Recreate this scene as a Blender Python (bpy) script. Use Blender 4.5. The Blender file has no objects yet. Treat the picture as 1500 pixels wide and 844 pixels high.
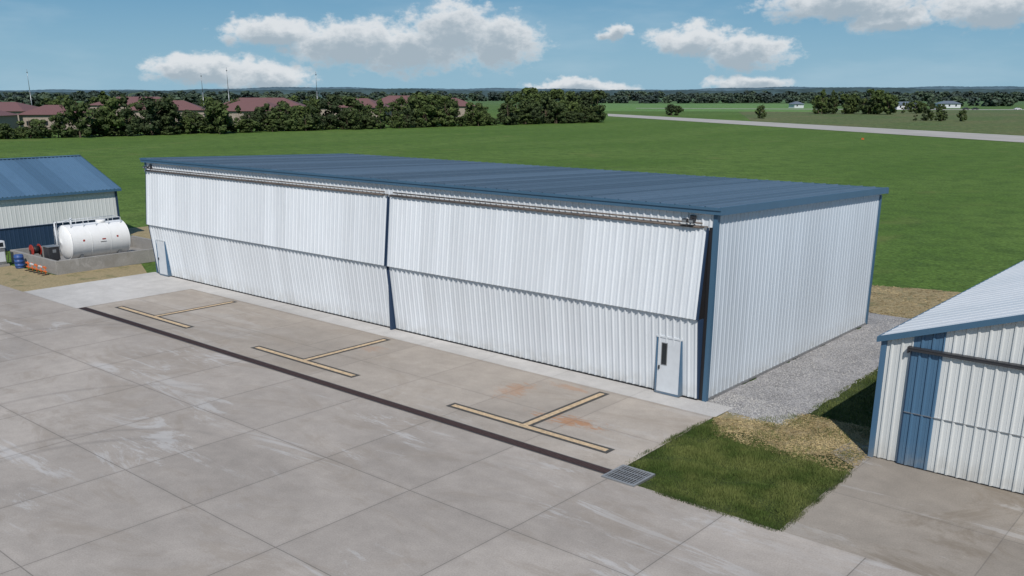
import bpy, math, random
import numpy as np
from mathutils import Vector, Matrix
random.seed(7); rng=np.random.default_rng(7)
sc=bpy.context.scene
sc.view_settings.view_transform='Standard'; sc.view_settings.look='None'; sc.view_settings.exposure=0
HD=math.radians(40.8); CH,SH=math.cos(HD),math.sin(HD)
def site(a,b):   # surveyed offsets (right, ahead) of the drone station -> world X,Y
    return (15.73+a*CH-b*SH, -29.17+a*SH+b*CH)
# ------------------------------------------------------------------ node helpers
class N:
    def __init__(s,nt): s.nt=nt; s.L=nt.links
    def new(s,t): return s.nt.nodes.new(t)
    def put(s,sock,v):
        if v is None: return
        if isinstance(v,bpy.types.NodeSocket): s.L.new(v,sock)
        else:
            if isinstance(v,(tuple,list)) and sock.type=='RGBA' and len(v)==3: v=(*v,1)
            sock.default_value=v
    def m(s,op,a,b=None,c=None):
        n=s.new('ShaderNodeMath'); n.operation=op
        s.put(n.inputs[0],a); s.put(n.inputs[1],b); s.put(n.inputs[2],c); return n.outputs[0]
    def ss(s,x,lo,hi,a=0.,b=1.,smooth=True):
        n=s.new('ShaderNodeMapRange'); n.interpolation_type='SMOOTHSTEP' if smooth else 'LINEAR'
        s.put(n.inputs[0],x); n.inputs[1].default_value=lo; n.inputs[2].default_value=hi
        n.inputs[3].default_value=a; n.inputs[4].default_value=b; return n.outputs[0]
    def noise(s,vec,scale,detail=4,rough=.55,dist=0.,col=False):
        n=s.new('ShaderNodeTexNoise'); s.put(n.inputs['Vector'],vec)
        n.inputs['Scale'].default_value=scale; n.inputs['Detail'].default_value=detail
        n.inputs['Roughness'].default_value=rough; n.inputs['Distortion'].default_value=dist
        return n.outputs[1] if col else n.outputs[0]
    def mix(s,f,a,b,mode='MIX'):
        n=s.new('ShaderNodeMix'); n.data_type='RGBA'; n.blend_type=mode
        s.put(n.inputs[0],f); s.put(n.inputs[6],a); s.put(n.inputs[7],b); return n.outputs[2]
    def comb(s,x,y,z=0.):
        n=s.new('ShaderNodeCombineXYZ'); s.put(n.inputs[0],x); s.put(n.inputs[1],y); s.put(n.inputs[2],z); return n.outputs[0]
    def sep(s,v):
        n=s.new('ShaderNodeSeparateXYZ'); s.put(n.inputs[0],v); return n.outputs
    def pos(s):
        return s.new('ShaderNodeNewGeometry').outputs['Position']
    def wn(s,v):
        n=s.new('ShaderNodeTexWhiteNoise'); n.noise_dimensions='3D'; s.put(n.inputs['Vector'],v); return n.outputs[0]
    def scale(s,v,k):
        n=s.new('ShaderNodeVectorMath'); n.operation='MULTIPLY'; s.put(n.inputs[0],v); n.inputs[1].default_value=k; return n.outputs[0]
    def bump(s,h,st=.3,d=.02):
        n=s.new('ShaderNodeBump'); n.inputs['Strength'].default_value=st; n.inputs['Distance'].default_value=d
        s.put(n.inputs['Height'],h); return n.outputs[0]
def mat(name):
    M=bpy.data.materials.new(name); M.use_nodes=True
    n=N(M.node_tree); b=M.node_tree.nodes['Principled BSDF']
    return M,n,b
def simple(name,col,rough=.5,metal=0.,var=.12,sc_=3.,spec=.5):
    M,n,b=mat(name); p=n.pos(); f=n.ss(n.noise(p,sc_,3),.3,.7,1-var,1+var,False)
    c=n.mix(1.,col,n.comb(f,f,f),'MULTIPLY'); n.put(b.inputs['Base Color'],c)
    b.inputs['Roughness'].default_value=rough; b.inputs['Metallic'].default_value=metal
    b.inputs['Specular IOR Level'].default_value=spec
    return M
def painted(name,col,axis=0,rough=.42,pvar=.05,dirt=True,panel=.914,spec=.5):
    M,n,b=mat(name); p=n.pos(); x=n.sep(p)
    cell=n.m('FLOOR',n.m('DIVIDE',x[axis],panel))
    r=n.wn(n.comb(cell,float(axis),3.)); f=n.ss(r,0,1,1-pvar,1+pvar,False)
    c=n.mix(1.,col,n.comb(f,f,f),'MULTIPLY')
    st=n.noise(n.scale(p,(2.,2.,.25)),1.2,4,.6)
    c=n.mix(n.ss(st,.42,.8,0.,.20),c,tuple(k*.62 for k in col))
    if dirt:
        g=n.m('MULTIPLY',n.ss(x[2],.9,.0),n.ss(n.noise(p,2.5,3),.3,.7,.25,1.))
        c=n.mix(n.m('MULTIPLY',g,.35),c,(.27,.24,.19))
    n.put(b.inputs['Base Color'],c); b.inputs['Specular IOR Level'].default_value=spec
    n.put(b.inputs['Roughness'],n.ss(r,0,1,rough-.05,rough+.10))
    n.put(b.inputs['Normal'],n.bump(n.noise(p,1.6,1),.18,.02))
    return M
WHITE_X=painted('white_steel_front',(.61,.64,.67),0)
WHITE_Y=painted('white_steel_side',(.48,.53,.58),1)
WHITE_B=painted('white_steel_aged',(.57,.585,.58),0,.5,.07)
WHITE_BL=painted('white_steel_aged_left',(.60,.615,.61),1,.5,.04)
BLUE_ROOF=painted('blue_steel_roof',(.078,.115,.16),0,.32,.20,False)
BLUE_ROOF_L=painted('blue_steel_roof_b',(.075,.14,.22),1,.34,.16,False)
WHITE_ROOF=painted('white_steel_roof',(.70,.71,.71),1,.4,.02,False)
BLUE_TRIM=painted('blue_trim',(.05,.115,.185),0,.4,.03,False)
DKBLUE=painted('dark_blue_steel',(.018,.04,.085),1,.45,.04,False)
BLUE_STRIPE=painted('blue_stripe_steel',(.065,.14,.23),0,.42,.04,True)
BLACK=simple('black_rubber',(.012,.012,.014),.6)
DKMETAL=simple('dark_metal',(.05,.05,.055),.45,.4)
RAIL=simple('weathered_rail',(.11,.085,.07),.6,.1,.3,2.)
GREYMETAL=simple('galvanised_metal',(.35,.36,.37),.4,.7)
GLASS=simple('dark_glass',(.02,.025,.03),.08)
TANKWHITE=painted('tank_white',(.78,.78,.77),1,.3,.0,False)
RED=simple('red_paint',(.35,.03,.02),.5); ORANGE=simple('orange_plastic',(.60,.13,.03),.5)
BLUEPL=simple('blue_plastic',(.03,.08,.25),.45); TRENCH=simple('rusted_trench_grate',(.035,.016,.014),.7,var=.35,sc_=9)
TAN=simple('tan_paint',(.52,.38,.23),.7,var=.25,sc_=6); MARKBLK=simple('black_marking_paint',(.06,.056,.05),.75,var=.35,sc_=8)
BARK=simple('bark',(.09,.065,.045),.9); BEIGE=simple('beige_masonry',(.30,.25,.21),.8); MAROON=simple('maroon_metal_roof',(.165,.085,.08),.6,spec=.25)
DIMWHITE=simple('white_siding',(.56,.585,.61),.6,var=.05)
# ---- concrete
def concrete(name,base,jx,jy,sx,sy,stain=1.,white=1.,joint=True,tyres=False,rust=False,varp=.06,jd_=1.):
    M,n,b=mat(name); p=n.pos(); x=n.sep(p)
    wob=n.m('MULTIPLY',n.m('SUBTRACT',n.noise(p,.8,1),.5),.02)
    gx=n.m('DIVIDE',n.m('SUBTRACT',n.m('ADD',x[0],wob),jx),sx); gy=n.m('DIVIDE',n.m('SUBTRACT',n.m('ADD',x[1],wob),jy),sy)
    cell=n.wn(n.comb(n.m('FLOOR',gx),n.m('FLOOR',gy),1.))
    f=n.ss(cell,0,1,1-varp,1+varp,False)
    big=n.ss(n.noise(n.scale(p,(.5,1.,1.)),.13,4,.62,.6),.35,.66,.84,1.13,False)
    midn=n.ss(n.noise(p,1.3,5,.68),.3,.7,.90,1.09,False)
    fine=n.ss(n.noise(p,22,3,.7),.25,.75,.84,1.16,False)
    k=n.m('MULTIPLY',n.m('MULTIPLY',f,big),n.m('MULTIPLY',midn,fine))
    c=n.mix(1.,base,n.comb(k,k,k),'MULTIPLY')
    s1=n.ss(n.noise(n.scale(p,(.5,1.,1.)),.30,6,.75,1.2),.50,.64,0,.42*stain)
    c=n.mix(s1,c,(base[0]*.72,base[1]*.68,base[2]*.62))
    s2=n.m('MULTIPLY',n.ss(n.noise(n.scale(p,(.22,1.,1.)),.55,8,.78,.8),.53,.60),n.ss(n.noise(p,.10,2),.40,.55))
    c=n.mix(n.m('MULTIPLY',s2,.50*white),c,(.52,.51,.50))
    s3=n.ss(n.noise(p,3.1,4,.75),.64,.78,0,.35); c=n.mix(s3,c,(base[0]*.5,base[1]*.5,base[2]*.5))
    if rust:
        for cx,cy,rx,ry,amt in ((-2.5,-5.0,1.7,.6,.8),(-6.2,-3.6,.9,1.3,.5),(-4.8,-1.9,1.2,.4,.4),(-15.,-3.2,.9,.6,.3)):
            a=n.m('MULTIPLY',n.m('SUBTRACT',x[0],cx),1/rx); e=n.m('MULTIPLY',n.m('SUBTRACT',x[1],cy),1/ry)
            d=n.m('SUBTRACT',1.,n.m('SQRT',n.m('ADD',n.m('MULTIPLY',a,a),n.m('MULTIPLY',e,e))))
            d=n.ss(n.m('ADD',d,n.m('MULTIPLY',n.m('SUBTRACT',n.noise(n.scale(p,(.5,1.4,1.)),2.2,5,.75,2.),.5),4.)),.15,.8,0,amt)
            c=n.mix(d,c,(.38,.19,.09))
    if tyres:
        for (cx,cy,R,w) in [(-9,-19,4.6,.20),(-9.3,-18.8,5.2,.16),(-13,-17,6.4,.20),(-22,-14,8.2,.22)]:
            dx=n.m('SUBTRACT',x[0],cx); dy=n.m('SUBTRACT',x[1],cy)
            r=n.m('SQRT',n.m('ADD',n.m('MULTIPLY',dx,dx),n.m('MULTIPLY',dy,dy)))
            e=n.ss(n.m('ABSOLUTE',n.m('SUBTRACT',r,R)),w*.2,w,1,0)
            e=n.m('MULTIPLY',e,n.ss(n.m('ADD',x[0],n.m('MULTIPLY',x[1],.6)),cx-6,cx-15,0,.20))
            c=n.mix(e,c,(.10,.095,.09))
    if joint:
        def jd(g,s):
            fr=n.m('FRACT',g); return n.m('MULTIPLY',n.m('MINIMUM',fr,n.m('SUBTRACT',1.,fr)),s)
        d=n.m('MINIMUM',jd(gx,sx),jd(gy,sy))
        halo=n.ss(d,.02,.16,.10*jd_,0); c=n.mix(halo,c,(.16,.145,.13))
        j=n.ss(d,.004,.024,.60*jd_,0); c=n.mix(j,c,(.08,.073,.065))
    n.put(b.inputs['Base Color'],c); b.inputs['Roughness'].default_value=.85; b.inputs['Specular IOR Level'].default_value=.25
    n.put(b.inputs['Normal'],n.bump(fine,.25,.01))
    return M
C_MAIN=concrete('weathered_concrete',(.365,.325,.287),1.4,-8.05,3.81,4.6,1,1,True,True)
C_FRONT=concrete('apron_concrete',(.37,.325,.278),1.4,-8.05,3.81,3.3,.8,.35,True,False,True,.05,.6)
C_NEW=concrete('new_concrete',(.48,.46,.435),1.4,-8.05,3.81,20,.25,.3,True,False,False,.03,.4)
C_OLD=concrete('old_stained_concrete',(.285,.25,.21),6.7,-1.4,4.6,3.4,1.8,.6,True,False,False,.06,.6)
C_WALL=concrete('containment_concrete',(.27,.26,.245),0,0,50,50,1,.5,False)
C_RUN=simple('runway_concrete',(.38,.355,.32),.9,var=.1,sc_=.1)
# ---- vegetation grounds
def grass(name,a,b_,c_,fine=8.,haze=True,dry=.0):
    M,n,b=mat(name); p=n.pos()
    k=n.ss(n.noise(n.scale(p,(1.,.35,1.)),.035,4,.6,.5),.35,.65)
    c=n.mix(k,a,b_)
    k2=n.ss(n.noise(p,.35,6,.75),.42,.62); c=n.mix(n.m('MULTIPLY',k2,.75),c,c_)
    fn=n.noise(p,fine,4,.75)
    k3=n.ss(fn,.28,.72,.42,1.55,False); c=n.mix(1.,c,n.comb(k3,k3,k3),'MULTIPLY')
    kd=n.ss(n.noise(p,.07,5,.65,1.),.56,.72,0,.45+dry); c=n.mix(kd,c,(.15,.17,.055))
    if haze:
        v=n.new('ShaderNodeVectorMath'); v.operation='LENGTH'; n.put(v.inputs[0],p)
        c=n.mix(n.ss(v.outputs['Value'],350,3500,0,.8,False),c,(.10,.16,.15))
    n.put(b.inputs['Base Color'],c); b.inputs['Roughness'].default_value=.95; b.inputs['Specular IOR Level'].default_value=.1
    n.put(b.inputs['Normal'],n.bump(fn,.9,.12))
    return M
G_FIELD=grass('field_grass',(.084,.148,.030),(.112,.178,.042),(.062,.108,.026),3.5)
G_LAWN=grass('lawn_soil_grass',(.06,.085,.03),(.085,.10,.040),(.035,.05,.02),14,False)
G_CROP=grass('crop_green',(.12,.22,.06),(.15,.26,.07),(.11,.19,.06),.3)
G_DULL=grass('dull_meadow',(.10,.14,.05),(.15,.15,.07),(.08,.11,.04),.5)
def straw(name,g=.35):
    M,n,b=mat(name); p=n.pos()
    a=n.mix(n.ss(n.noise(p,7,5,.8),.3,.7),(.22,.175,.09),(.38,.30,.165))
    gm=n.ss(n.noise(p,.9,5,.75),.50,.64,0,g); a=n.mix(gm,a,(.095,.11,.04))
    n.put(b.inputs['Base Color'],a); b.inputs['Roughness'].default_value=.95
    n.put(b.inputs['Normal'],n.bump(n.noise(p,30,3,.8),.5,.02)); return M
STRAW=straw('straw_mulch',.6); DIRT=straw('straw_dirt',.3)
def gravelm():
    M,n,b=mat('gravel'); p=n.pos()
    v=n.new('ShaderNodeTexVoronoi'); n.put(v.inputs['Vector'],p); v.inputs['Scale'].default_value=22
    s=n.new('ShaderNodeSeparateColor'); n.L.new(v.outputs['Color'],s.inputs[0])
    k=n.ss(s.outputs[0],0,1,.55,1.3,False); k=n.m('MULTIPLY',k,n.ss(n.noise(p,.7,4),.3,.7,.80,1.15,False))
    c=n.mix(1.,(.30,.29,.285),n.comb(k,k,k),'MULTIPLY')
    n.put(b.inputs['Base Color'],c); b.inputs['Roughness'].default_value=.9
    n.put(b.inputs['Normal'],n.bump(n.m('SUBTRACT',1.,v.outputs['Distance']),.8,.025)); return M
GRAVEL=gravelm()
def foliage(name,a,b_):
    M,n,b=mat(name); tc=n.new('ShaderNodeTexCoord').outputs['Object']; oi=n.new('ShaderNodeObjectInfo').outputs['Random']
    k=n.ss(n.noise(tc,.55,2,.7),.32,.68); c=n.mix(k,a,b_)
    r=n.ss(oi,0,1,.70,1.3,False); c=n.mix(1.,c,n.comb(r,n.m('MULTIPLY',r,.97),n.ss(oi,0,1,.9,1.1,False)),'MULTIPLY')
    n.put(b.inputs['Base Color'],c); b.inputs['Roughness'].default_value=.8; b.inputs['Specular IOR Level'].default_value=.15
    return M
FOL=foliage('foliage',(.034,.054,.020),(.078,.108,.036)); FOLF=foliage('foliage_far_hazed',(.045,.07,.052),(.07,.10,.07))  # far leaf colour has bluish distance haze painted in
BLADE=foliage('grass_blades',(.045,.078,.018),(.125,.15,.048)); STRAWB=foliage('straw_blades',(.24,.19,.10),(.42,.34,.19))
# ------------------------------------------------------------------ mesh helpers
def empty(name,loc=(0,0,0)):
    o=bpy.data.objects.new(name,None); o.empty_display_size=.5; o.location=loc; sc.collection.objects.link(o); return o
def mesh(name,v,f,m=None,parent=None,smooth=False):
    me=bpy.data.meshes.new(name); me.from_pydata([tuple(q) for q in v],[],f); me.update()
    if smooth:
        for p in me.polygons: p.use_smooth=True
    o=bpy.data.objects.new(name,me); sc.collection.objects.link(o)
    if m: me.materials.append(m)
    if parent: o.parent=parent
    return o
def box(name,x0,x1,y0,y1,z0,z1,m,parent=None,bev=0):
    v=[(x,y,z) for x in (x0,x1) for y in (y0,y1) for z in (z0,z1)]
    f=[(0,1,3,2),(4,6,7,5),(0,4,5,1),(2,3,7,6),(0,2,6,4),(1,5,7,3)]
    o=mesh(name,v,f,m,parent)
    if bev:
        b=o.modifiers.new('b','BEVEL'); b.width=bev; b.segments=2
    return o
def cyl(name,a,b,r0,r1,m,parent=None,seg=12,smooth=True):
    a=Vector(a);b=Vector(b);d=(b-a).normalized(); u=d.orthogonal().normalized(); w=d.cross(u)
    v=[];f=[]
    for c,r in ((a,r0),(b,r1)):
        for i in range(seg):
            t=2*math.pi*i/seg; v.append(c+u*r*math.cos(t)+w*r*math.sin(t))
    for i in range(seg): f.append((i,(i+1)%seg,seg+(i+1)%seg,seg+i))
    f.append(tuple(range(seg-1,-1,-1))); f.append(tuple(range(seg,2*seg)))
    o=mesh(name,v,f,m,parent)
    for p in o.data.polygons[:seg]: p.use_smooth=smooth
    return o
def corr(name,B,T,Nn,L,m,parent,pitch=.3048,h=.045,off=0.):
    """ribbed steel sheet: B(s), T(s) give lower/upper point at distance s"""
    pts=[]; s=-off
    while s<L:
        for ds,d in ((0,0),(pitch*.32,0),(pitch*.36,h*.22),(pitch*.40,0),(pitch-.105,0),(pitch-.075,h),(pitch-.03,h)):
            q=s+ds
            if 0<=q<=L: pts.append((q,d))
        s+=pitch
    pts=[(0,0)]+[q for q in pts if q[0]>1e-4 and q[0]<L-1e-4]+[(L,0)]
    v=[];f=[]; Nn=Vector(Nn)
    for q,d in pts:
        v.append(Vector(B(q))+Nn*d); v.append(Vector(T(q))+Nn*d)
    for i in range(len(pts)-1): f.append((2*i,2*i+2,2*i+3,2*i+1))
    return mesh(name,v,f,m,parent)
def sheet(name,poly,z,m,parent=None,jit=0,step=.4,seed=1):
    r=random.Random(seed); P=[]
    n=len(poly)
    for i in range(n):
        a=Vector(poly[i]);b=Vector(poly[(i+1)%n]); L=(b-a).length; k=max(1,int(L/step)) if jit else 1
        nn=Vector((-(b-a).y,(b-a).x)).normalized(); ph=r.random()*9
        for j in range(k):
            q=a+(b-a)*j/k
            if jit and j: q=q+nn*(jit*(.6*math.sin(j*step*1.7+ph)+r.uniform(-.6,.6)))
            P.append((q.x,q.y,z))
    return mesh(name,P,[tuple(range(len(P)))],m,parent)
# ------------------------------------------------------------------ ground
def bigground():
    xs=np.concatenate([np.linspace(-9000,-400,12),np.linspace(-300,300,25),np.linspace(400,9000,12)])
    v=[(x,y,-.04) for x in xs for y in xs]; n=len(xs)
    f=[(i*n+j,(i+1)*n+j,(i+1)*n+j+1,i*n+j+1) for i in range(n-1) for j in range(n-1)]
    mesh('ground',v,f,G_FIELD)
bigground()
sheet('concrete_apron',[(-160,-90),(70,-90),(70,-8.1),(-160,-8.1)],.0,C_MAIN)
sheet('hangar_forecourt',[(-33,-8.1),(1.3,-8.1),(1.1,-1.35),(-33,-1.35)],.0,C_FRONT)
sheet('new_concrete_slab',[(-39.6,-8.1),(-33,-8.1),(-33,-1.35),(1.15,-1.35),(1.15,.02),(-39.6,.02)],.004,C_NEW)
sheet('old_concrete_driveway',[(6.75,-8.1),(30,-8.1),(30,-1.2),(6.6,-1.2),(6.55,-.55),(5.65,-.45),(5.55,-1.9),(6.6,-2.6)],.0,C_OLD)
sheet('grass_verge',[(1.1,-8.1),(6.9,-8.1),(6.9,60),(2,60),(1.2,-1.0)],-.02,G_LAWN)
sheet('straw_ground',[(1.2,-1.4),(2.0,-2.4),(3.2,-2.1),(4.2,-2.8),(5.5,-2.3),(5.7,-1.2),(6.6,-.6),(6.6,1.1),(4.5,1.1),(1.1,.3)],-.012,STRAW,None,.16,.25,3)
sheet('straw_ground',[(-4,18.2),(3,18.6),(6.6,22),(7,27.5),(1,27),(-6,25)],-.012,STRAW,None,.25,.4,4)
sheet('straw_ground',[(-75,-8.1),(-39.6,-8.1),(-39.6,-.5),(-43.2,1.),(-43.4,-4.6),(-55,-5.4),(-75,-6)],-.012,STRAW,None,.0,.4,5)
sheet('gravel_strip',[(.02,-.4),(3.2,-.5),(3.5,2),(3.2,9),(2.9,18.6),(-6,18.3),(-6,15.5),(.02,15.5)],-.006,GRAVEL,None,.10,.3,6)
sheet('dirt_track',[(-60,7.5),(-39,5),(-39,9),(-60,13)],-.014,DIRT,None,.2,.5,8)
def far(name,pts,z,m): sheet(name,[site(*p) for p in pts],z,m)
far('runway',[(166,46),(119,221),(48.5,483),(54,541),(138,256),(197,56)],.03,C_RUN)
far('meadow',[(140,262),(98,390),(150,640),(700,640),(600,250),(200,60)],-.01,G_DULL)
far('crop_field',[(60,620),(190,600),(330,1050),(95,1100)],.0,G_CROP)
far('highway',[(95,735),(290,665),(800,640),(800,668),(290,690),(97,750)],.06,C_RUN)
# trench drain
tr=empty('trench_drain')
box('channel',-32.9,1.2,-7.98,-7.66,-.05,.012,TRENCH,tr)
box('edge_near',-32.9,1.2,-8.03,-7.98,-.05,.008,DKMETAL,tr); box('edge_far',-32.9,1.2,-7.66,-7.61,-.05,.008,DKMETAL,tr)
v=[];f=[]
for i in range(400):
    x=-32.85+i*.085
    if x>1.15: break
    k=len(v); v+= [(x,-7.97,.018),(x+.035,-7.97,.018),(x+.035,-7.67,.018),(x,-7.67,.018)]; f.append((k,k+1,k+2,k+3))
mesh('bars',v,f,simple('rust_bar',(.06,.032,.027),.7,var=.3,sc_=8),tr)
gr=empty('drain_grate')
for a in ((1.2,2.35,-8.28,-8.2),(1.2,2.35,-7.2,-7.12),(1.2,1.28,-8.2,-7.2),(2.27,2.35,-8.2,-7.2)): box('frame',*a,-.04,.05,GREYMETAL,gr)
box('pit',1.28,2.27,-8.2,-7.2,-.04,.008,BLACK,gr)
for i in range(10): box('bar',1.31+i*.098,1.345+i*.098,-8.2,-7.2,.012,.045,GREYMETAL,gr)
for y in (-7.87,-7.53): box('cross_bar',1.28,2.27,y-.02,y+.02,.046,.052,GREYMETAL,gr)
for xc,x0,x1 in ((-3.4,-6.9,.25),(-15.7,-19.2,-12.2),(-28.1,-31.7,-24.6)):
    e=empty('parking_marking'); yb=-6.42; w=.24
    P=[(x0,yb-w),(x1,yb-w),(x1,yb+w),(xc+w,yb+w),(xc+w,-1.6),(xc-w,-1.6),(xc-w,yb+w),(x0,yb+w)]
    sheet('border',P,.008,MARKBLK,e)
    w2=.11; x0+=.15;x1-=.15
    P=[(x0,yb-w2),(x1,yb-w2),(x1,yb+w2),(xc+w2,yb+w2),(xc+w2,-1.75),(xc-w2,-1.75),(xc-w2,yb+w2),(x0,yb+w2)]
    sheet('tan_line',P,.012,TAN,e)
# ------------------------------------------------------------------ main hangar
H=empty('metal_hangar')
XL,XR,YB=-39.2,0.,15.85
ztop=lambda y: 6.98-.47*(y/15.85)
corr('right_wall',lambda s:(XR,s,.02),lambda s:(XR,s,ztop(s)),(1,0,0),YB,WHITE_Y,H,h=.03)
corr('back_wall',lambda s:(XR-s,YB,.02),lambda s:(XR-s,YB,ztop(YB)),(0,1,0),-XL,WHITE_X,H)
corr('left_wall',lambda s:(XL,YB-s,.02),lambda s:(XL,YB-s,ztop(YB-s)),(-1,0,0),YB,WHITE_Y,H)
corr('header_wall',lambda s:(XL+s,0,6.3),lambda s:(XL+s,0,6.95),(0,-1,0),-XL,WHITE_X,H)
box('slab_curb',XL+.05,XR-.05,.05,YB-.05,-.04,.05,C_WALL,H)
box('base_trim_right',XR-.02,XR+.05,.1,YB,.0,.10,GREYMETAL,H)
y0,y1=-.14,YB+.25; x0,x1=XL-.2,XR+.2
zr=lambda y: 7.07-.47*(y/15.85)
corr('roof',lambda s:(x0+s,y0,zr(y0)),lambda s:(x0+s,y1,zr(y1)),(0,0,1),x1-x0,BLUE_ROOF,H,pitch=.61,h=.06)
def strip(name,a,b,dz0,dz1,th,m):
    v=[(a,y0,zr(y0)+dz0),(a,y0,zr(y0)+dz1),(a,y1,zr(y1)+dz1),(a,y1,zr(y1)+dz0)]
    v+=[(a+th,q[1],q[2]) for q in v]
    mesh(name,v,[(0,1,2,3),(7,6,5,4),(0,4,5,1),(3,2,6,7),(1,5,6,2),(0,3,7,4)],m,H)
strip('right_fascia',x1-.01,0,-.22,.06,.05,BLUE_TRIM); strip('left_fascia',x0-.04,0,-.22,.06,.05,BLUE_TRIM)
box('front_fascia',x0-.04,x1+.05,y0-.05,y0,zr(y0)-.20,zr(y0)+.03,BLUE_TRIM,H)
box('gutter_lip',x0-.04,x1+.05,y0-.09,y0-.053,zr(y0)-.05,zr(y0)+.045,BLUE_TRIM,H)
box('rear_fascia',x0-.04,x1+.05,y1,y1+.05,zr(y1)-.24,zr(y1)+.03,BLUE_TRIM,H)
v=[(x0,y0,zr(y0)-.15),(x1-.02,y0,zr(y0)-.15),(x1-.02,y1,zr(y1)-.15),(x0,y1,zr(y1)-.15)]
mesh('soffit',v,[(3,2,1,0)],DIMWHITE,H)
box('corner_post_right',XR-.10,XR+.06,-.06,.12,.0,6.85,BLUE_TRIM,H)
box('corner_post_back',XR-.05,XR+.06,YB-.12,YB+.05,.0,6.3,BLUE_TRIM,H)
box('corner_post_left',XL-.05,XL+.10,-.06,.16,.0,6.85,BLUE_TRIM,H)
box('jamb_right',XR-.24,XR-.104,-.045,.05,.0,6.4,BLACK,H)
box('dark_backing',XL+.1,XR-.25,-.01,.02,.0,6.28,BLACK,H)
def bifold(nm,xa,xb):
    L=xb-xa; D=empty(nm); D.parent=H
    yt,zt,yb_,zb=-.15,6.38,-.50,3.14
    nrm=Vector((0,-(zt-zb),(yt-yb_))).normalized()
    corr('upper_panel',lambda s:(xa+s,yb_,zb),lambda s:(xa+s,yt,zt),nrm,L,WHITE_X,D)
    yt2,zt2,yb2,zb2=-.39,3.3,-.07,.06
    nr2=Vector((0,-(zt2-zb2),(yt2-yb2))).normalized()
    corr('lower_panel',lambda s:(xa+s,yb2,zb2),lambda s:(xa+s,yt2,zt2),nr2,L,WHITE_X,D)
    box('lower_lip',xa,xb,yb_+.01,-.38,zb+.02,zb+.05,DIMWHITE,D)
    for x,s in ((xa-.05,0),(xb,0)):
        pr=[(yt,zt),(yb_-.02,zb-.01),(yb_+.10,zb-.01),(-.02,zt)]
        v=[(x,a,b) for a,b in pr]+[(x+.05,a,b) for a,b in pr]
        mesh('end_trim',v,[(0,1,2,3),(7,6,5,4),(0,4,5,1),(1,5,6,2),(2,6,7,3),(3,7,4,0)],DKBLUE,D)
        pr=[(-.09,.05),(-.39,3.1),(-.03,3.1),(-.03,.05)]
        v=[(x,a,b) for a,b in pr]+[(x+.05,a,b) for a,b in pr]
        mesh('lower_end_trim',v,[(0,1,2,3),(7,6,5,4),(0,4,5,1),(1,5,6,2),(2,6,7,3),(3,7,4,0)],DKBLUE,D)
    box('top_hinge_rail',xa,xb,-.21,-.045,zt+.005,zt+.055,RAIL,D)
    n=int(L/2.4)
    for i in range(n+1): box('hinge',xa+i*L/n-.05,xa+i*L/n+.05,-.225,-.212,zt-.05,zt+.05,GREYMETAL,D)
    box('bottom_seal',xa,xb,-.12,-.03,.008,.06,BLACK,D)
    cyl('cable_tube',(xa+.2,-.12,zt+.15),(xb-.2,-.12,zt+.15),.028,.028,RAIL,D,8)
    cyl('lift_tube',(xa+.2,-.25,zt+.02),(xb-.2,-.25,zt+.02),.03,.03,RAIL,D,8)
    return D
LD=bifold('bifold_door',XL+.22,-16.98); RD=bifold('bifold_door',-16.78,XR-.30)
box('centre_post',-16.93,-16.83,-.34,-.02,.0,3.1,DKBLUE,H); box('centre_post_upper',-16.93,-16.83,-.14,-.02,3.1,6.4,DKBLUE,H)
def walkdoor(xa,parent,win=True):
    W=empty('walk_door'); W.parent=parent; w=.98; yf=-.29
    box('frame_l',xa-.05,xa,yf-.035,-.06,.05,2.2,BLUE_STRIPE,W); box('frame_r',xa+w,xa+w+.05,yf-.035,-.06,.05,2.2,BLUE_STRIPE,W)
    box('frame_top',xa-.07,xa+w+.07,yf-.035,-.06,2.203,2.27,DIMWHITE,W); box('threshold',xa,xa+w,yf-.02,-.06,.02,.09,BLUE_STRIPE,W)
    box('leaf',xa+.01,xa+w-.01,yf-.01,-.08,.1,2.19,DIMWHITE,W)
    if win:
        box('window_frame',xa+.16,xa+.42,yf-.022,yf-.008,1.15,2.02,GREYMETAL,W); box('window_pane',xa+.19,xa+.39,yf-.028,yf-.023,1.18,1.99,GLASS,W)
    box('handle',xa+.08,xa+.12,yf-.07,yf-.012,.98,1.12,DKMETAL,W)
walkdoor(-1.95,RD); walkdoor(-38.4,LD,False)
def flood(x):
    F=empty('floodlight'); F.parent=H
    box('plate',x-.12,x+.12,-.09,-.045,6.58,6.78,DKMETAL,F,.01); cyl('arm',(x,-.08,6.68),(x,-.34,6.64),.025,.025,DKMETAL,F,8)
    for s in (-1,1):
        box('head',x+s*.14-.10,x+s*.14+.10,-.46,-.30,6.55,6.68,DKMETAL,F,.02)
        box('lens',x+s*.14-.08,x+s*.14+.08,-.464,-.461,6.57,6.65,GREYMETAL,F)
flood(-.9); flood(-38.5)
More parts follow.
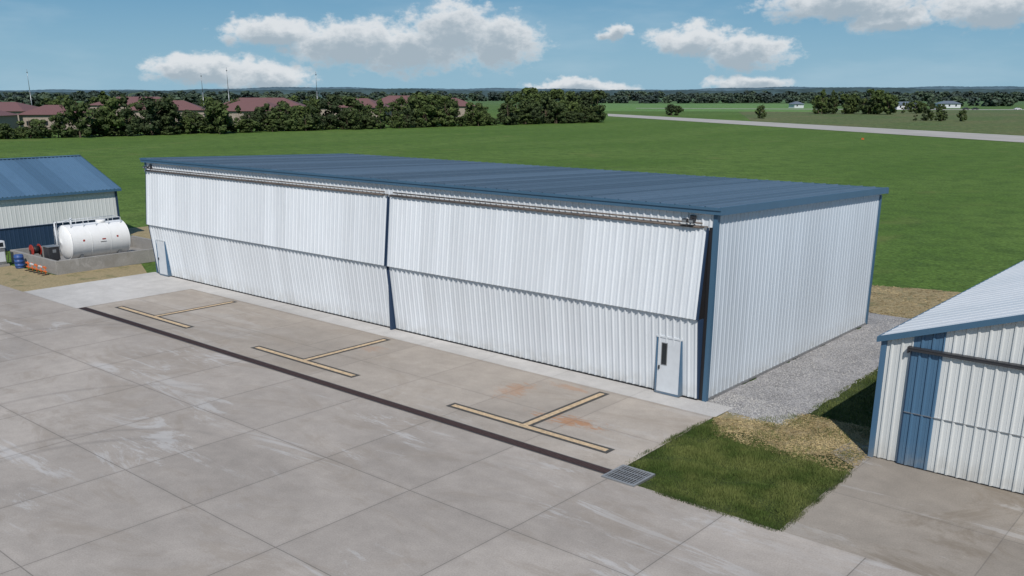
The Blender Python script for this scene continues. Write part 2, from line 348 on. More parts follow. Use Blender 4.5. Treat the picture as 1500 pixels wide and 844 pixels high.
# ------------------------------------------------------------------ side hangars
def hangar_left():
    E=empty('blue_roof_hangar'); XF=-55.4; ya,yb=-45,5.9; W=12.; ze=3.85; zrg=6.0
    corr('wall_white',lambda s:(XF,ya+s,1.6),lambda s:(XF,ya+s,ze),(1,0,0),yb-ya,WHITE_BL,E,h=.012)
    corr('wall_blue',lambda s:(XF,ya+s,.0),lambda s:(XF,ya+s,1.6),(1,0,0),yb-ya,DKBLUE,E,h=.012)
    box('belt_trim',XF,XF+.06,ya,yb,1.56,1.62,DKBLUE,E)
    g=[(XF,yb,0),(XF-W,yb,0),(XF-W,yb,ze),(XF-W/2,yb,zrg),(XF,yb,ze)]
    mesh('gable_end',g,[(0,1,2,3,4)],WHITE_X,E); mesh('gable_end_b',[(a,ya,c) for a,b,c in g],[(4,3,2,1,0)],WHITE_X,E)
    mesh('back_wall',[(XF-W,ya,0),(XF-W,yb,0),(XF-W,yb,ze),(XF-W,ya,ze)],[(0,1,2,3)],WHITE_Y,E)
    k=(zrg-ze)/(W/2); ov=.3; n1=Vector((k,0,1)).normalized(); n2=Vector((-k,0,1)).normalized(); L=yb-ya+.5
    corr('roof_a',lambda s:(XF+ov,ya-.2+s,ze-k*ov+.06),lambda s:(XF-W/2,ya-.2+s,zrg+.06),n1,L,BLUE_ROOF_L,E,pitch=.3048,h=.06)
    corr('roof_b',lambda s:(XF-W-ov,ya-.2+s,ze-k*ov+.06),lambda s:(XF-W/2,ya-.2+s,zrg+.06),n2,L,BLUE_ROOF_L,E,pitch=.6,h=.04)
    box('eave_trim',XF+ov,XF+ov+.04,ya-.2,yb+.3,ze-k*ov-.10,ze-k*ov+.07,BLUE_TRIM,E)
    box('corner_trim',XF-.05,XF+.07,yb-.12,yb+.04,0,ze-.02,DKBLUE,E)
    box('ridge_cap',XF-W/2-.18,XF-W/2+.18,ya-.2,yb+.3,zrg+.07,zrg+.12,BLUE_ROOF_L,E)
    v=[(XF+ov,yb+.31,ze-k*ov-.1),(XF+ov,yb+.31,ze-k*ov+.1),(XF-W/2,yb+.31,zrg+.12),(XF-W-ov,yb+.31,ze-k*ov+.1),(XF-W-ov,yb+.31,ze-k*ov-.1),(XF-W/2,yb+.31,zrg-.1)]
    mesh('rake_trim',v,[(0,1,2,5),(5,2,3,4)],BLUE_TRIM,E)
hangar_left()
def hangar_right():
    E=empty('white_roof_hangar'); X0=6.63; Y0=-1.39; W=12.4; ze=3.85; k=.33; zrg=ze+k*W/2; YE=40
    zt=lambda s: ze+k*min(s,W-s)
    segs=[(0,.86,WHITE_B),(.86,1.73,BLUE_STRIPE),(1.73,W/2,WHITE_B),(W/2,W,WHITE_B)]
    for i,(a,b,m) in enumerate(segs):
        rec=0 if i in (0,) else .07
        hh=(lambda s,a=a: zt(a+s)) if i in(0,) else (lambda s:3.62)
        corr('front_panel',lambda s,a=a,r=rec:(X0+a+s,Y0-r,.03),lambda s,a=a,r=rec,hh=hh:(X0+a+s,Y0-r,hh(s)),(0,-1,0),b-a,m,E,pitch=.3048 if i!=1 else .29)
        if i: corr('upper_front',lambda s,a=a:(X0+a+s,Y0,3.5),lambda s,a=a:(X0+a+s,Y0,zt(a+s)),(0,-1,0),b-a,m if i==1 else WHITE_B,E)
    box('door_track',X0+.80,X0+W,Y0-.20,Y0-.10,3.62,3.70,DKMETAL,E); box('track_cover',X0+.80,X0+W,Y0-.215,Y0-.02,3.703,3.73,DKMETAL,E)
    box('track_end',X0+.76,X0+.80,Y0-.22,Y0-.03,3.55,3.74,DKMETAL,E)
    box('door_girt',X0+.86,X0+W,Y0-.118,Y0-.07,1.695,1.71,GREYMETAL,E)
    box('door_edge',X0+.83,X0+.86,Y0-.10,Y0-.02,.03,3.62,DKBLUE,E); box('door_seal',X0+.86,X0+W,Y0-.10,Y0-.03,.004,.03,BLACK,E)
    corr('left_wall',lambda s:(X0,YE-s,.02),lambda s:(X0,YE-s,ze),(-1,0,0),YE-Y0,WHITE_Y,E)
    mesh('right_wall',[(X0+W,Y0,0),(X0+W,YE,0),(X0+W,YE,ze),(X0+W,Y0,ze)],[(0,1,2,3)],WHITE_Y,E)
    mesh('back_gable',[(X0,YE,0),(X0+W,YE,0),(X0+W,YE,ze),(X0+W/2,YE,zrg),(X0,YE,ze)],[(4,3,2,1,0)],WHITE_X,E)
    ov=.12; n1=Vector((-k,0,1)).normalized(); n2=Vector((k,0,1)).normalized(); L=YE-Y0+.3
    corr('roof_a',lambda s:(X0-ov,Y0-.15+s,ze-k*ov+.08),lambda s:(X0+W/2,Y0-.15+s,zrg+.08),n1,L,WHITE_ROOF,E,pitch=.6,h=.014)
    corr('roof_b',lambda s:(X0+W+ov,Y0-.15+s,ze-k*ov+.08),lambda s:(X0+W/2,Y0-.15+s,zrg+.08),n2,L,WHITE_ROOF,E,pitch=.6,h=.014)
    for s in (0,1):
        xa=X0-ov if s==0 else X0+W+ov
        v=[(xa,Y0-.2,ze-k*ov-.08),(xa,Y0-.2,ze-k*ov+.10),(X0+W/2,Y0-.2,zrg+.10),(X0+W/2,Y0-.2,zrg-.08)]
        v+=[(a,b+.06,c) for a,b,c in v]
        mesh('rake_trim',v,[(0,1,2,3),(7,6,5,4),(1,5,6,2),(0,3,7,4),(0,4,5,1)],BLUE_TRIM,E)
    box('eave_trim',X0-ov-.04,X0-ov,Y0-.2,YE+.1,ze-k*ov-.08,ze-k*ov+.085,BLUE_TRIM,E)
    box('corner_trim',X0-.06,X0+.10,Y0-.06,Y0+.12,0,ze-.06,BLUE_STRIPE,E)
hangar_right()
# ------------------------------------------------------------------ fuel station
CW=empty('containment_wall')
a,b,c,d=-50.2,-43.3,-4.5,4.2
box('wall_e',b-.2,b,c,d,-.03,.85,C_WALL,CW,.015); box('wall_w',a,a+.2,c,d,-.03,.85,C_WALL,CW,.015)
box('wall_s',a+.2,b-.2,c,c+.2,-.03,.848,C_WALL,CW,.015); box('wall_n',a+.2,b-.2,d-.2,d,-.03,.848,C_WALL,CW,.015)
box('floor',a+.2,b-.2,c+.2,d-.2,-.03,.05,C_WALL,CW)
T=empty('fuel_tank')
cx,cy,cz,R,Lh=-46.3,-.5,1.5,1.12,1.95
prof=[(-Lh-.30,0.02),(-Lh-.28,.45),(-Lh-.2,.8),(-Lh-.08,1.03),(-Lh,R),(-Lh+.02,R),(Lh-.02,R),(Lh,R),(Lh+.08,1.03),(Lh+.2,.8),(Lh+.28,.45),(Lh+.30,.02)]
v=[];f=[];S=40
for y,r in prof:
    for i in range(S):
        t=2*math.pi*i/S; v.append((cx+r*math.cos(t),cy+y,cz+r*math.sin(t)))
for j in range(len(prof)-1):
    for i in range(S): f.append((j*S+i,j*S+(i+1)%S,(j+1)*S+(i+1)%S,(j+1)*S+i))
f.append(tuple(range(S))); f.append(tuple(range((len(prof)-1)*S,len(prof)*S))[::-1])
mesh('shell',v,f,TANKWHITE,T,True)
for y in (-1.3,1.3): box('saddle',cx-.8,cx+.8,cy+y-.1,cy+y+.1,.05,.75,GREYMETAL,T)
for y in (-Lh,-.65,.65,Lh):
    cyl('weld_band',(cx,cy+y-.015,cz),(cx,cy+y+.015,cz),R+.008,R+.008,TANKWHITE,T,40)
cyl('manway',(cx,cy+.6,cz+R-.05),(cx,cy+.6,cz+R+.16),.3,.3,TANKWHITE,T,20)
cyl('vent_pipe',(cx,cy-1.4,cz+R-.1),(cx,cy-1.4,cz+R+.35),.045,.045,DIMWHITE,T,8); cyl('vent_cap',(cx,cy-1.4,cz+R+.35),(cx,cy-1.4,cz+R+.44),.09,.06,DIMWHITE,T,10)
for s in (-.55,.55):
    for y in (-1.7,-.85,0,.85,1.7): cyl('rail_post',(cx+s,cy+y,cz+R*.85),(cx+s,cy+y,cz+R+.25),.02,.02,DIMWHITE,T,6)
    cyl('hand_rail',(cx+s,cy-1.7,cz+R+.25),(cx+s,cy+1.7,cz+R+.25),.02,.02,DIMWHITE,T,6)
for y in (-1.7,1.7): cyl('rail_end',(cx-.55,cy+y,cz+R+.25),(cx+.55,cy+y,cz+R+.25),.02,.02,DIMWHITE,T,6)
cyl('fill_pipe',(cx-.2,cy-Lh-.45,.4),(cx-.2,cy-Lh-.45,cz+R+.2),.045,.045,DIMWHITE,T,8); cyl('fill_pipe_top',(cx-.2,cy-Lh-.45,cz+R+.2),(cx-.2,cy-1.2,cz+R+.2),.045,.045,DIMWHITE,T,8)
for s in (-.2,.2): cyl('ladder_rail',(cx+s-.3,cy-Lh-.55,.1),(cx+s-.3,cy-Lh-.35,cz+R+.3),.02,.02,GREYMETAL,T,6)
for i in range(8): cyl('rung',(cx-.5,cy-Lh-.54+.02*i,.4+i*.3),(cx-.1,cy-Lh-.54+.02*i,.4+i*.3),.014,.014,GREYMETAL,T,6)
for (yy,zz,w,h,m) in ((.15,.12,.24,.08,RED),(.1,-.05,.4,.03,DKMETAL),(1.1,.2,.12,.12,RED),(-1.2,.15,.12,.12,RED)):
    t=math.asin(zz/R); box('decal',cx+R*math.cos(t)+.0,cx+R*math.cos(t)+.012,cy+yy-w/2,cy+yy+w/2,cz+zz-h/2,cz+zz+h/2,m,T)
PU=empty('fuel_dispenser'); px,py=-49.3,-5.5
box('base',px-.35,px+.35,py-.4,py+.4,-.03,.12,C_WALL,PU); box('body',px-.22,px+.22,py-.3,py+.3,.12,1.15,GREYMETAL,PU,.03)
box('panel',px+.221,px+.23,py-.24,py+.24,.3,.95,DIMWHITE,PU); box('head',px-.25,px+.25,py-.34,py+.34,1.18,1.65,DIMWHITE,PU,.03)
box('display',px+.251,px+.258,py-.22,py+.22,1.28,1.55,GLASS,PU); cyl('nozzle',(px+.1,py+.36,.7),(px+.1,py+.40,1.1),.03,.02,BLACK,PU,8)
for i in range(9):
    t0=math.pi*i/9;t1=math.pi*(i+1)/9; cyl('hose',(px+.1,py+.36+.12*math.sin(t0),.2+.45*(1+math.cos(t0))/1),(px+.1,py+.36+.12*math.sin(t1),.2+.45*(1+math.cos(t1))),.02,.02,BLACK,PU,6)
BA=empty('plastic_barrel'); px,py=-47.6,-5.0
for z0,z1,r0,r1 in ((0,.08,.26,.29),(.08,.3,.29,.29),(.3,.33,.305,.305),(.33,.57,.29,.29),(.57,.60,.305,.305),(.6,.82,.29,.29),(.82,.88,.29,.25)): cyl('body',(px,py,z0),(px,py,z1),r0,r1,BLUEPL,BA,20)
SB=empty('safety_barrier')
for i in range(5):
    x=-46.6+i*.62; box('rail_upper',x,x+.5,-5.02,-4.97,.42,.52,ORANGE if i%2==0 else DIMWHITE,SB,.01); box('rail_lower',x+.02,x+.48,-5.02,-4.97,.18,.26,ORANGE,SB,.01)
    cyl('upright',(x+.25,-4.98,-.01),(x+.25,-4.98,.56),.03,.03,ORANGE,SB,8); box('foot',x+.15,x+.35,-5.2,-4.8,-.01,.03,BLACK,SB,.01)
HR=empty('hose_reel'); px,py=-47.3,-4.0
for s in (-.25,.25): cyl('flange',(px,py+s-.02,1.1),(px,py+s+.02,1.1),.36,.36,RED,HR,20)
cyl('drum',(px,py-.23,1.1),(px,py+.23,1.1),.25,.25,BLACK,HR,16)
for s in (-.35,.35): box('leg',px-.04,px+.04,py+s-.03,py+s+.03,.05,1.15,DKMETAL,HR)
PC=empty('pump_cabinet'); px,py=-45.6,-3.7
box('legs',px-.3,px+.3,py-.25,py+.25,.05,.6,DKMETAL,PC); box('body',px-.4,px+.4,py-.35,py+.35,.6,1.45,DKMETAL,PC,.03); box('lid',px-.43,px+.43,py-.38,py+.38,1.452,1.50,GREYMETAL,PC,.01); box('gauge_panel',px+.401,px+.41,py-.1,py+.12,1.1,1.3,GREYMETAL,PC)
# ------------------------------------------------------------------ small vegetation meshes
def inpoly(px,py,poly):
    ins=np.zeros(len(px),bool); n=len(poly)
    for i in range(n):
        x0,y0=poly[i];x1,y1=poly[(i+1)%n]
        c=((y0>py)!=(y1>py)); xi=(x1-x0)*(py-y0)/((y1-y0)+1e-12)+x0; ins^=c&(px<xi)
    return ins
def fastmesh(name,V,nper,m,parent=None):
    nf=len(V)//nper; me=bpy.data.meshes.new(name); me.vertices.add(len(V)); me.vertices.foreach_set('co',V.astype(np.float32).ravel())
    me.loops.add(len(V)); me.loops.foreach_set('vertex_index',np.arange(len(V),dtype=np.int32))
    me.polygons.add(nf); me.polygons.foreach_set('loop_start',np.arange(0,len(V),nper,dtype=np.int32)); me.polygons.foreach_set('loop_total',np.full(nf,nper,dtype=np.int32))
    me.update(calc_edges=True); me.materials.append(m); o=bpy.data.objects.new(name,me); sc.collection.objects.link(o)
    if parent: o.parent=parent
    return o
def blades(name,poly,n,hmin,hmax,w,m,flat=False,clump=.5,tuft=0):
    P=np.array(poly); lo=P.min(0);hi=P.max(0)
    x=rng.uniform(lo[0],hi[0],n*3); y=rng.uniform(lo[1],hi[1],n*3); k=inpoly(x,y,poly); x=x[k][:n];y=y[k][:n]; n=len(x)
    if tuft:   # pull blades towards random tuft centres
        ti=rng.integers(0,max(1,n//tuft),n); q=rng.integers(0,n,n//tuft+1); x=x*.15+.85*x[q[ti]]+rng.normal(0,.035,n); y=y*.15+.85*y[q[ti]]+rng.normal(0,.035,n)
    hn=.5+.5*np.sin(x*2.3+1.3*np.sin(y*1.7))*np.sin(y*2.9+1.1*np.sin(x*2.1)); h=(hmin+(hmax-hmin)*rng.random(n))*(1-clump+clump*2*hn)
    t=rng.uniform(0,2*np.pi,n); dx=np.cos(t)*w/2; dy=np.sin(t)*w/2; l=rng.uniform(0,2*np.pi,n)
    if flat:
        L=h; V=np.stack([np.stack([x-dy,y+dx,np.full(n,-.005)+rng.random(n)*.02],1),np.stack([x+dy,y-dx,np.full(n,-.005)+rng.random(n)*.02],1),
            np.stack([x+dy+np.cos(t)*L,y-dx+np.sin(t)*L,rng.random(n)*.03],1),np.stack([x-dy+np.cos(t)*L,y+dx+np.sin(t)*L,rng.random(n)*.03],1)],1).reshape(-1,3)
        return fastmesh(name,V,4,m)
    ln=h*.45; V=np.stack([np.stack([x-dx,y-dy,np.full(n,-.02)],1),np.stack([x+dx,y+dy,np.full(n,-.02)],1),np.stack([x+np.cos(l)*ln,y+np.sin(l)*ln,h-.02],1)],1).reshape(-1,3)
    return fastmesh(name,V,3,m)
LAWN=[(1.35,-7.0),(2.4,-7.05),(2.4,-8.15),(6.85,-8.12),(6.7,-3.2),(5.6,-2.4),(4.3,-2.9),(3.2,-2.3),(2,-2.6),(1.25,-1.6)]
blades('lawn_grass',LAWN,55000,.03,.10,.018,BLADE,False,.65)
blades('lawn_grass',LAWN,18000,.05,.14,.018,BLADE,False,.6,45)
ED=[(1.10,-7.05),(1.35,-7.05),(1.32,-1.6),(1.0,-1.6)]
blades('lawn_grass',ED,2200,.03,.11,.018,BLADE,False,.6,20)
blades('lawn_grass',[(2.4,-8.25),(6.95,-8.25),(6.9,-8.05),(2.4,-8.05)],1800,.03,.11,.018,BLADE,False,.6,20)
blades('lawn_grass',[(6.65,-8.1),(6.9,-8.1),(6.75,-2.6),(6.6,-2.5)],1800,.03,.11,.018,BLADE,False,.6,20)
blades('lawn_grass',[(3.3,1.2),(6.6,.9),(6.6,40),(3.1,18)],36000,.03,.12,.024,BLADE)
blades('lawn_grass',[(1.2,-2.4),(6.5,-2.8),(6.5,1.),(3.2,1.)],8000,.03,.09,.014,BLADE,False,.9)
blades('straw_litter',[(1.1,-1.3),(2.0,-3.),(6.6,-3.2),(6.6,1.2),(3.3,1.1),(3.2,-.4)],9000,.05,.14,.010,STRAWB,True,.2)
blades('straw_litter',[(-4,18.2),(3,18.6),(6.6,22),(7,27.5),(1,27),(-6,25)],7000,.08,.2,.018,STRAWB,True,.2)
def stones():
    n=5000; x=rng.uniform(.1,3.4,n); y=rng.uniform(-.6,18,n); y[:1500]=rng.uniform(-.75,1.5,1500); r=rng.uniform(.012,.03,n)
    base=np.array([(1,0,0),(0,1,0),(-1,0,0),(0,-1,0),(0,0,1)],float); F=[(0,1,4),(1,2,4),(2,3,4),(3,0,4)]
    tri=np.array([base[list(f)] for f in F]).reshape(-1,3)
    jit=rng.uniform(.6,1.3,(n,12,3)); V=(tri[None]*jit*r[:,None,None])+np.stack([x,y,np.full(n,-.005)],1)[:,None,:]
    fastmesh('gravel_stones',V.reshape(-1,3),3,simple('limestone',(.40,.39,.375),.9,var=.4,sc_=20))
stones()
# ------------------------------------------------------------------ trees
def tree_mesh(name,h,w,seed,nleaf,ls,fol,low=.1,cone_=False):
    r=np.random.default_rng(seed); nb=int(r.integers(18,28)); V=[]
    for i in range(nb):
        t=r.uniform(low,1.); rad=w*.5*math.sqrt(max(.05,1-((t-.42)/.62)**2)) if not cone_ else w*.5*(1.08-t)
        ang=r.uniform(0,6.28); rr=rad*math.sqrt(r.uniform(0,.9)); br=w*r.uniform(.08,.19)*(1. if not cone_ else .8)
        c=np.array([rr*math.cos(ang),rr*math.sin(ang),min(h*t,h-br*.7)])
        n=nleaf//nb; d=r.normal(size=(n,3)); d/=np.linalg.norm(d,axis=1)[:,None]; p=c+d*br*r.uniform(.4,1.25,(n,1))*np.array([1,1,.85])
        u=r.normal(size=(n,3)); u-= (u*d).sum(1)[:,None]*d*.5; u/=np.linalg.norm(u,axis=1)[:,None]; q=np.cross(d,u); q/=np.linalg.norm(q,axis=1)[:,None]+1e-6
        s=ls*r.uniform(.5,1.4,(n,1)); V.append(np.stack([p-u*s-q*s*.6,p+u*s*.8-q*s*.7,p+u*s+q*s*.6,p-u*s*.7+q*s*.8],1).reshape(-1,3))
    V=np.concatenate(V); V[:,2]=np.maximum(V[:,2],.05)
    nq=len(V)//4; verts=[tuple(q) for q in V]; faces=[(4*i,4*i+1,4*i+2,4*i+3) for i in range(nq)]; mi=[0]*nq
    def limb(a,b,r0,r1):
        a=Vector(a);b=Vector(b);dd=(b-a).normalized();u=dd.orthogonal().normalized();w_=dd.cross(u);k=len(verts)
        for c,rr in ((a,r0),(b,r1)):
            for i in range(6): t=i*math.pi/3; verts.append(tuple(c+u*rr*math.cos(t)+w_*rr*math.sin(t)))
        for i in range(6): faces.append((k+i,k+(i+1)%6,k+6+(i+1)%6,k+6+i)); mi.append(1)
    limb((0,0,-.2),(0,0,h*.5),w*.035,w*.02); limb((0,0,h*.5),(.1,0,h*.9),w*.02,w*.006)
    for i in range(5):
        a=r.uniform(0,6.28); z=h*r.uniform(.25,.5); limb((0,0,z),(w*.3*math.cos(a),w*.3*math.sin(a),z+h*.25),w*.015,w*.006)
    me=bpy.data.meshes.new(name); me.from_pydata(verts,[],faces); me.materials.append(fol); me.materials.append(BARK)
    me.polygons.foreach_set('material_index',mi); me.update(); return me
TM=[tree_mesh('tree',10,7+random.random()*3,s,1900,.32,FOL) for s in range(6)]+[tree_mesh('tree',10,5.,30,1500,.28,FOL,.08,True)]
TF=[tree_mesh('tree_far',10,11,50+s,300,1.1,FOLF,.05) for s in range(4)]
def put(lst,parent,a,b,h,wf=1.,nm='tree'):
    me=random.choice(lst); o=bpy.data.objects.new(nm,me); sc.collection.objects.link(o); x,y=site(a,b); o.location=(x,y,-.1)
    s=h/10; o.scale=(s*wf*random.uniform(.85,1.2),s*wf*random.uniform(.85,1.2),s); o.rotation_euler=(0,0,random.uniform(0,6.28)); o.parent=parent; return o
def row(name,a0,b0,a1,b1,n,h0,h1,lst,depth=8,wf=1.,pw=1.4):
    E=empty(name)
    for i in range(n):
        t=(i+random.uniform(-.6,.6))/n; put(lst,E,a0+(a1-a0)*t+random.uniform(-depth,depth)*.3,b0+(b1-b0)*t+random.uniform(-depth,depth),h0+(h1-h0)*random.random()**pw,wf)
    return E
row('treeline',-165,212,-118,246,16,3.5,6.5,TM,5,1.3)
row('treeline',-118,246,37,385,56,5,11.6,TM,7,1.05,1.5)
row('treeline',-100,272,30,400,30,5.5,10.8,TM,9,1.1,1.3)
row('treeline',-112,250,-97,262,4,9,11,TM,3,1.)
row('hedge_undergrowth',-150,220,36,382,84,2.,4.5,TM,4,1.9)
row('treeline',6,392,38,380,7,10,13.5,TM,8,1.1)
row('treeline',-150,385,-40,440,26,7,10.5,TM,12,1.2)
row('treeline',-360,480,-60,620,50,7,10,TM,25,1.2)
row('tree_clump',168,545,212,520,15,9,14,TM,12,1.)
row('tree_clump',205,560,262,560,10,4,8,TM,10,1.2)
row('tree_clump',262,675,318,690,7,4,7,TM,6,1.2)
row('shrub',112,440,116,436,1,6,6.5,TM,1,1.) 
row('shrub',168,400,186,395,6,4,6.,TM,4,1.1)
row('shrub',84,500,88,500,2,5,6,TM,1,1.2)
for b,a0,a1,n,h0,h1 in ((900,300,700,55,6,11),(1150,60,420,60,6,10),(1500,-1100,1000,200,8,13),(2300,-1600,1600,240,11,17),(650,-520,-40,60,7,11)):
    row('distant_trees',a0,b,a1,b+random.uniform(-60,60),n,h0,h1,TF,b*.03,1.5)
def ridge(name,b,h,a0,a1,colr,seed,rise):
    r=random.Random(seed); v=[];f=[]; n=900; ph=[r.uniform(0,6) for _ in range(6)]
    M=simple(name+'_hazed_woods',colr,.95,var=.25,sc_=.02,spec=.05)  # woods tinted bluish: distance haze painted into the base colour
    for i in range(n+1):
        t=i/n; a=a0+(a1-a0)*t
        z=h+rise*(t-.5)+h*.16*math.sin(t*17+ph[0])+h*.10*math.sin(t*41+ph[1])+h*.05*math.sin(t*130+ph[2])+r.uniform(-1,1)*1.2
        for (db,zz) in ((0,-1),(25,z*.55),(60,z*.9),(110,z),(600,z*.7)):
            x,y=site(a,b+db+30*math.sin(t*9)); v.append((x,y,zz))
    for i in range(n):
        for k in range(4): f.append((i*5+k,(i+1)*5+k,(i+1)*5+k+1,i*5+k+1))
    mesh(name,v,f,M)
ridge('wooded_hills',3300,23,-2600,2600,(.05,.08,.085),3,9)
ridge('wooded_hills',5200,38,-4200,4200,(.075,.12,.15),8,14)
# ------------------------------------------------------------------ far buildings
def hip(name,a,b,L,W,h,rh,ang,wall,roof):
    E=empty(name); x,y=site(a,b); c,s=math.cos(ang+HD),math.sin(ang+HD)
    def P(u,v_,z): return (x+u*c-v_*s,y+u*s+v_*c,z)
    l,w=L/2,W/2
    mesh('walls',[P(-l,-w,0),P(l,-w,0),P(l,w,0),P(-l,w,0),P(-l,-w,h),P(l,-w,h),P(l,w,h),P(-l,w,h)],[(0,1,5,4),(1,2,6,5),(2,3,7,6),(3,0,4,7)],wall,E)
    l2,w2=l+.8,w+.8; k=l-w*.9
    mesh('roof',[P(-l2,-w2,h-.1),P(l2,-w2,h-.1),P(l2,w2,h-.1),P(-l2,w2,h-.1),P(-k,0,h+rh),P(k,0,h+rh)],[(0,1,5,4),(1,2,5),(2,3,4,5),(3,0,4)],roof,E)
    n=int(L/5)
    for i in range(n):
        u=-l+2.5+i*5; mesh('window',[P(u-.6,-w-.03,1.2),P(u+.6,-w-.03,1.2),P(u+.6,-w-.03,2.6),P(u-.6,-w-.03,2.6)],[(0,1,2,3)],GLASS,E)
for q in ((-172,292,34,16,4.6,2.8,0.),(-146,312,24,15,4.6,2.8,.3),(-190,350,36,18,5.,3.,-.1),(-124,345,26,16,5.4,3.2,.25),(-92,340,24,15,5.2,3.2,-.2),(-104,400,34,18,5.9,3.4,.1),(-64,390,26,16,5.7,3.4,-.2),(-30,420,26,16,5.8,3.3,.2),(-165,425,36,20,6.2,3.4,0),(-50,462,34,18,6.4,3.6,0)):
    hip('brick_institution_building',*q,BEIGE,MAROON)
for q in ((283,690,18,10,3.4,2.,.1),(300,712,10,8,3.,2,0),(345,760,16,10,3.4,2.,-.1),(225,760,9,7,3.,2,.4)):
    hip('farm_building',*q,DIMWHITE,GREYMETAL)
def mast(a,b,h):
    E=empty('radio_mast'); x,y=site(a,b); cyl('pole',(x,y,0),(x,y,h*.6),.18,.13,GREYMETAL,E,6); cyl('upper_pole',(x,y,h*.6),(x,y,h),.12,.06,GREYMETAL,E,6)
    box('beacon',x-.2,x+.2,y-.2,y+.2,h*.93,h*.93+.4,GREYMETAL,E); box('cabinet',x-.8,x+.8,y-.5,y+.5,0,2.,GREYMETAL,E)
for a,b,h in ((-200,400,20.5),(-129,402,19.),(-120,408,21.5),(-85,420,20.)): mast(a,b,h)
def car(a,b,col,truck=False):
    E=empty('pickup_truck' if truck else 'car'); x,y=site(a,b); M=simple('car_paint',col,.3,var=0)
    c,s=math.cos(HD),math.sin(HD)
    pr=[(-2.3,.35),(2.3,.35),(2.35,.85),(1.3,1.0),(.7,1.5),(-.9,1.5),(-1.6 if not truck else -.95,1.02),(-2.3,1.0)]
    v=[];
    for w in (-.9,.9):
        for u,z in pr: v.append((x+u*c-w*s,y+u*s+w*c,z+.06))
    n=len(pr); f=[tuple(range(n)),tuple(range(2*n-1,n-1,-1))]+[(i,n+i,n+(i+1)%n,(i+1)%n) for i in range(n)]
    mesh('body',v,f,M,E)
    for u in (-1.4,1.4):
        for w in (-.93,.93): cyl('wheel',(x+u*c-(w-.1)*s,y+u*s+(w-.1)*c,.4),(x+u*c-(w+.1)*s,y+u*s+(w+.1)*c,.4),.34,.34,BLACK,E,12)
    for w in (-.905,.905):
        mesh('side_window',[(x+u*c-w*s,y+u*s+w*c,z+.06) for u,z in ((-.85,1.05),(1.1,1.05),(.65,1.42),(-.8,1.42))],[(0,1,2,3)],GLASS,E)
car(318,672,(.03,.03,.035)); car(325,673,(.02,.02,.02),True); car(300,676,(.7,.7,.7)); car(352,668,(.6,.6,.62),True); car(268,680,(.6,.6,.6))
RM=empty('runway_marker'); x,y=site(86,233); box('board',x-.3,x+.3,y-.04,y+.04,.1,.5,ORANGE,RM); cyl('post',(x,y+.08,-.05),(x,y+.08,.5),.03,.03,DKMETAL,RM,8)
# ------------------------------------------------------------------ world
W=bpy.data.worlds.new('World'); sc.world=W; W.use_nodes=True; nt=W.node_tree; n=N(nt)
W.cycles.sampling_method='MANUAL'; W.cycles.sample_map_resolution=256
bg=nt.nodes['Background']; ST=.10; bg.inputs[1].default_value=ST
sky=n.new('ShaderNodeTexSky'); sky.sky_type='NISHITA'; sky.sun_disc=False
sv=Vector((2.6,-2.9,3.9)).normalized(); el=math.asin(sv.z); sky.sun_elevation=el; sky.sun_rotation=math.atan2(sv.x,sv.y); sky.air_density=1.; sky.dust_density=.5; sky.ozone_density=2.
g=n.new('ShaderNodeTexCoord').outputs['Generated']; s3=n.sep(g)
xh=n.m('ADD',n.m('MULTIPLY',s3[0],CH),n.m('MULTIPLY',s3[1],SH)); yh=n.m('ADD',n.m('MULTIPLY',s3[0],-SH),n.m('MULTIPLY',s3[1],CH))
az=n.m('MULTIPLY',n.m('ARCTAN2',xh,yh),57.2958); ev=n.m('MULTIPLY',n.m('ARCSINE',s3[2]),57.2958)
pc=n.comb(az,n.m('MULTIPLY',ev,1.5),0.)
na=n.noise(pc,.45,4,.6,0.,True); ns=n.new('ShaderNodeSeparateColor'); n.L.new(na,ns.inputs[0])
azw=n.m('ADD',az,n.m('MULTIPLY',n.m('SUBTRACT',ns.outputs[0],.5),3.4)); evw=n.m('ADD',ev,n.m('MULTIPLY',n.m('SUBTRACT',ns.outputs[1],.5),1.5))
LUMPS=[(-13.7,3.3,3.3,1.),(-9.5,2.85,4.6,1.5),(-6,2.6,4.9,1.6),(-3.4,3.6,2.9,1.9),(-.9,2.9,2.9,1.8),(-17.8,1.36,3.4,.9),(-14.3,.94,3.2,.9),(10.6,3.0,3.0,1.0),(13.3,2.4,2.9,1.2),(18.5,4.8,5.0,1.1),(21.,4.0,2.8,.9),(25.7,4.4,3.6,1.2),(4.,.35,3.8,.6),(13.9,.5,2.6,.6),(6.05,3.3,1.2,.5),(-36,3.,5,1.4)]
fn=n.noise(pc,1.1,7,.62)
D0=None;D1=None
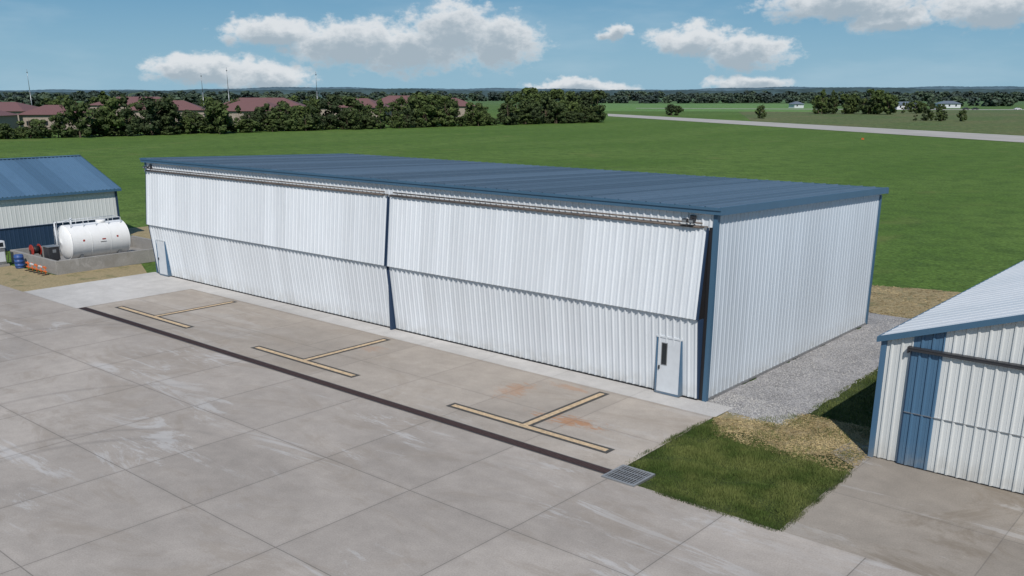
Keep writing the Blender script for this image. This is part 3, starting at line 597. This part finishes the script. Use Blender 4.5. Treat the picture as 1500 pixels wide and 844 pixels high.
for a,e,ra,re in LUMPS:
    p=n.m('MULTIPLY',n.m('SUBTRACT',azw,a),1/ra); pp=n.m('MULTIPLY',p,p); q=n.m('MULTIPLY',n.m('SUBTRACT',evw,e),1/re)
    d=n.m('SUBTRACT',1.,n.m('SQRT',n.m('MULTIPLY_ADD',q,q,pp)))
    q1=n.m('ADD',q,.62/re if re>.7 else .3/re); d1=n.m('SUBTRACT',1.,n.m('SQRT',n.m('MULTIPLY_ADD',q1,q1,pp)))
    D0=d if D0 is None else n.m('MAXIMUM',D0,d); D1=d1 if D1 is None else n.m('MAXIMUM',D1,d1)
fo=n.m('SUBTRACT',fn,.5)
D0=n.m('MULTIPLY_ADD',fo,1.2,D0); D1=n.m('MULTIPLY_ADD',fo,1.2,D1)
mask=n.ss(D0,-.08,.42,0,.90)
sh=n.ss(D1,-.05,.75)
cc=n.mix(sh,(.76/ST,.78/ST,.80/ST),(.38/ST,.45/ST,.51/ST))
rp=n.mix(n.ss(ev,-1.,7.0,0,1,False),(.25/ST,.48/ST,.65/ST),(.065/ST,.245/ST,.44/ST)); rp=n.mix(n.ss(ev,7,60,0,1),rp,(.06/ST,.14/ST,.31/ST))
veil=n.ss(n.noise(n.comb(az,n.m('MULTIPLY',ev,4.),7.),.10,4,.6),.45,.75,0,.16)
grade=n.mix(.85,sky.outputs[0],rp); grade=n.mix(veil,grade,(.60/ST,.71/ST,.78/ST))
n.put(bg.inputs[0],n.mix(mask,grade,cc))
sd=bpy.data.lights.new('sun','SUN'); sd.energy=4.05; sd.angle=math.radians(.53); sd.color=(1,.95,.89); so=bpy.data.objects.new('sun',sd); sc.collection.objects.link(so)
so.rotation_euler=(-sv).to_track_quat('-Z','Y').to_euler(); so.location=(30,-40,50)
cd=bpy.data.cameras.new('camera'); cd.sensor_width=36; cd.lens=32.4; cd.shift_y=.0853; cd.clip_end=20000; cd.clip_start=.5
co=bpy.data.objects.new('camera',cd); sc.collection.objects.link(co); co.location=(15.73,-29.17,10.9); co.rotation_euler=(math.radians(73),0,HD); sc.camera=co
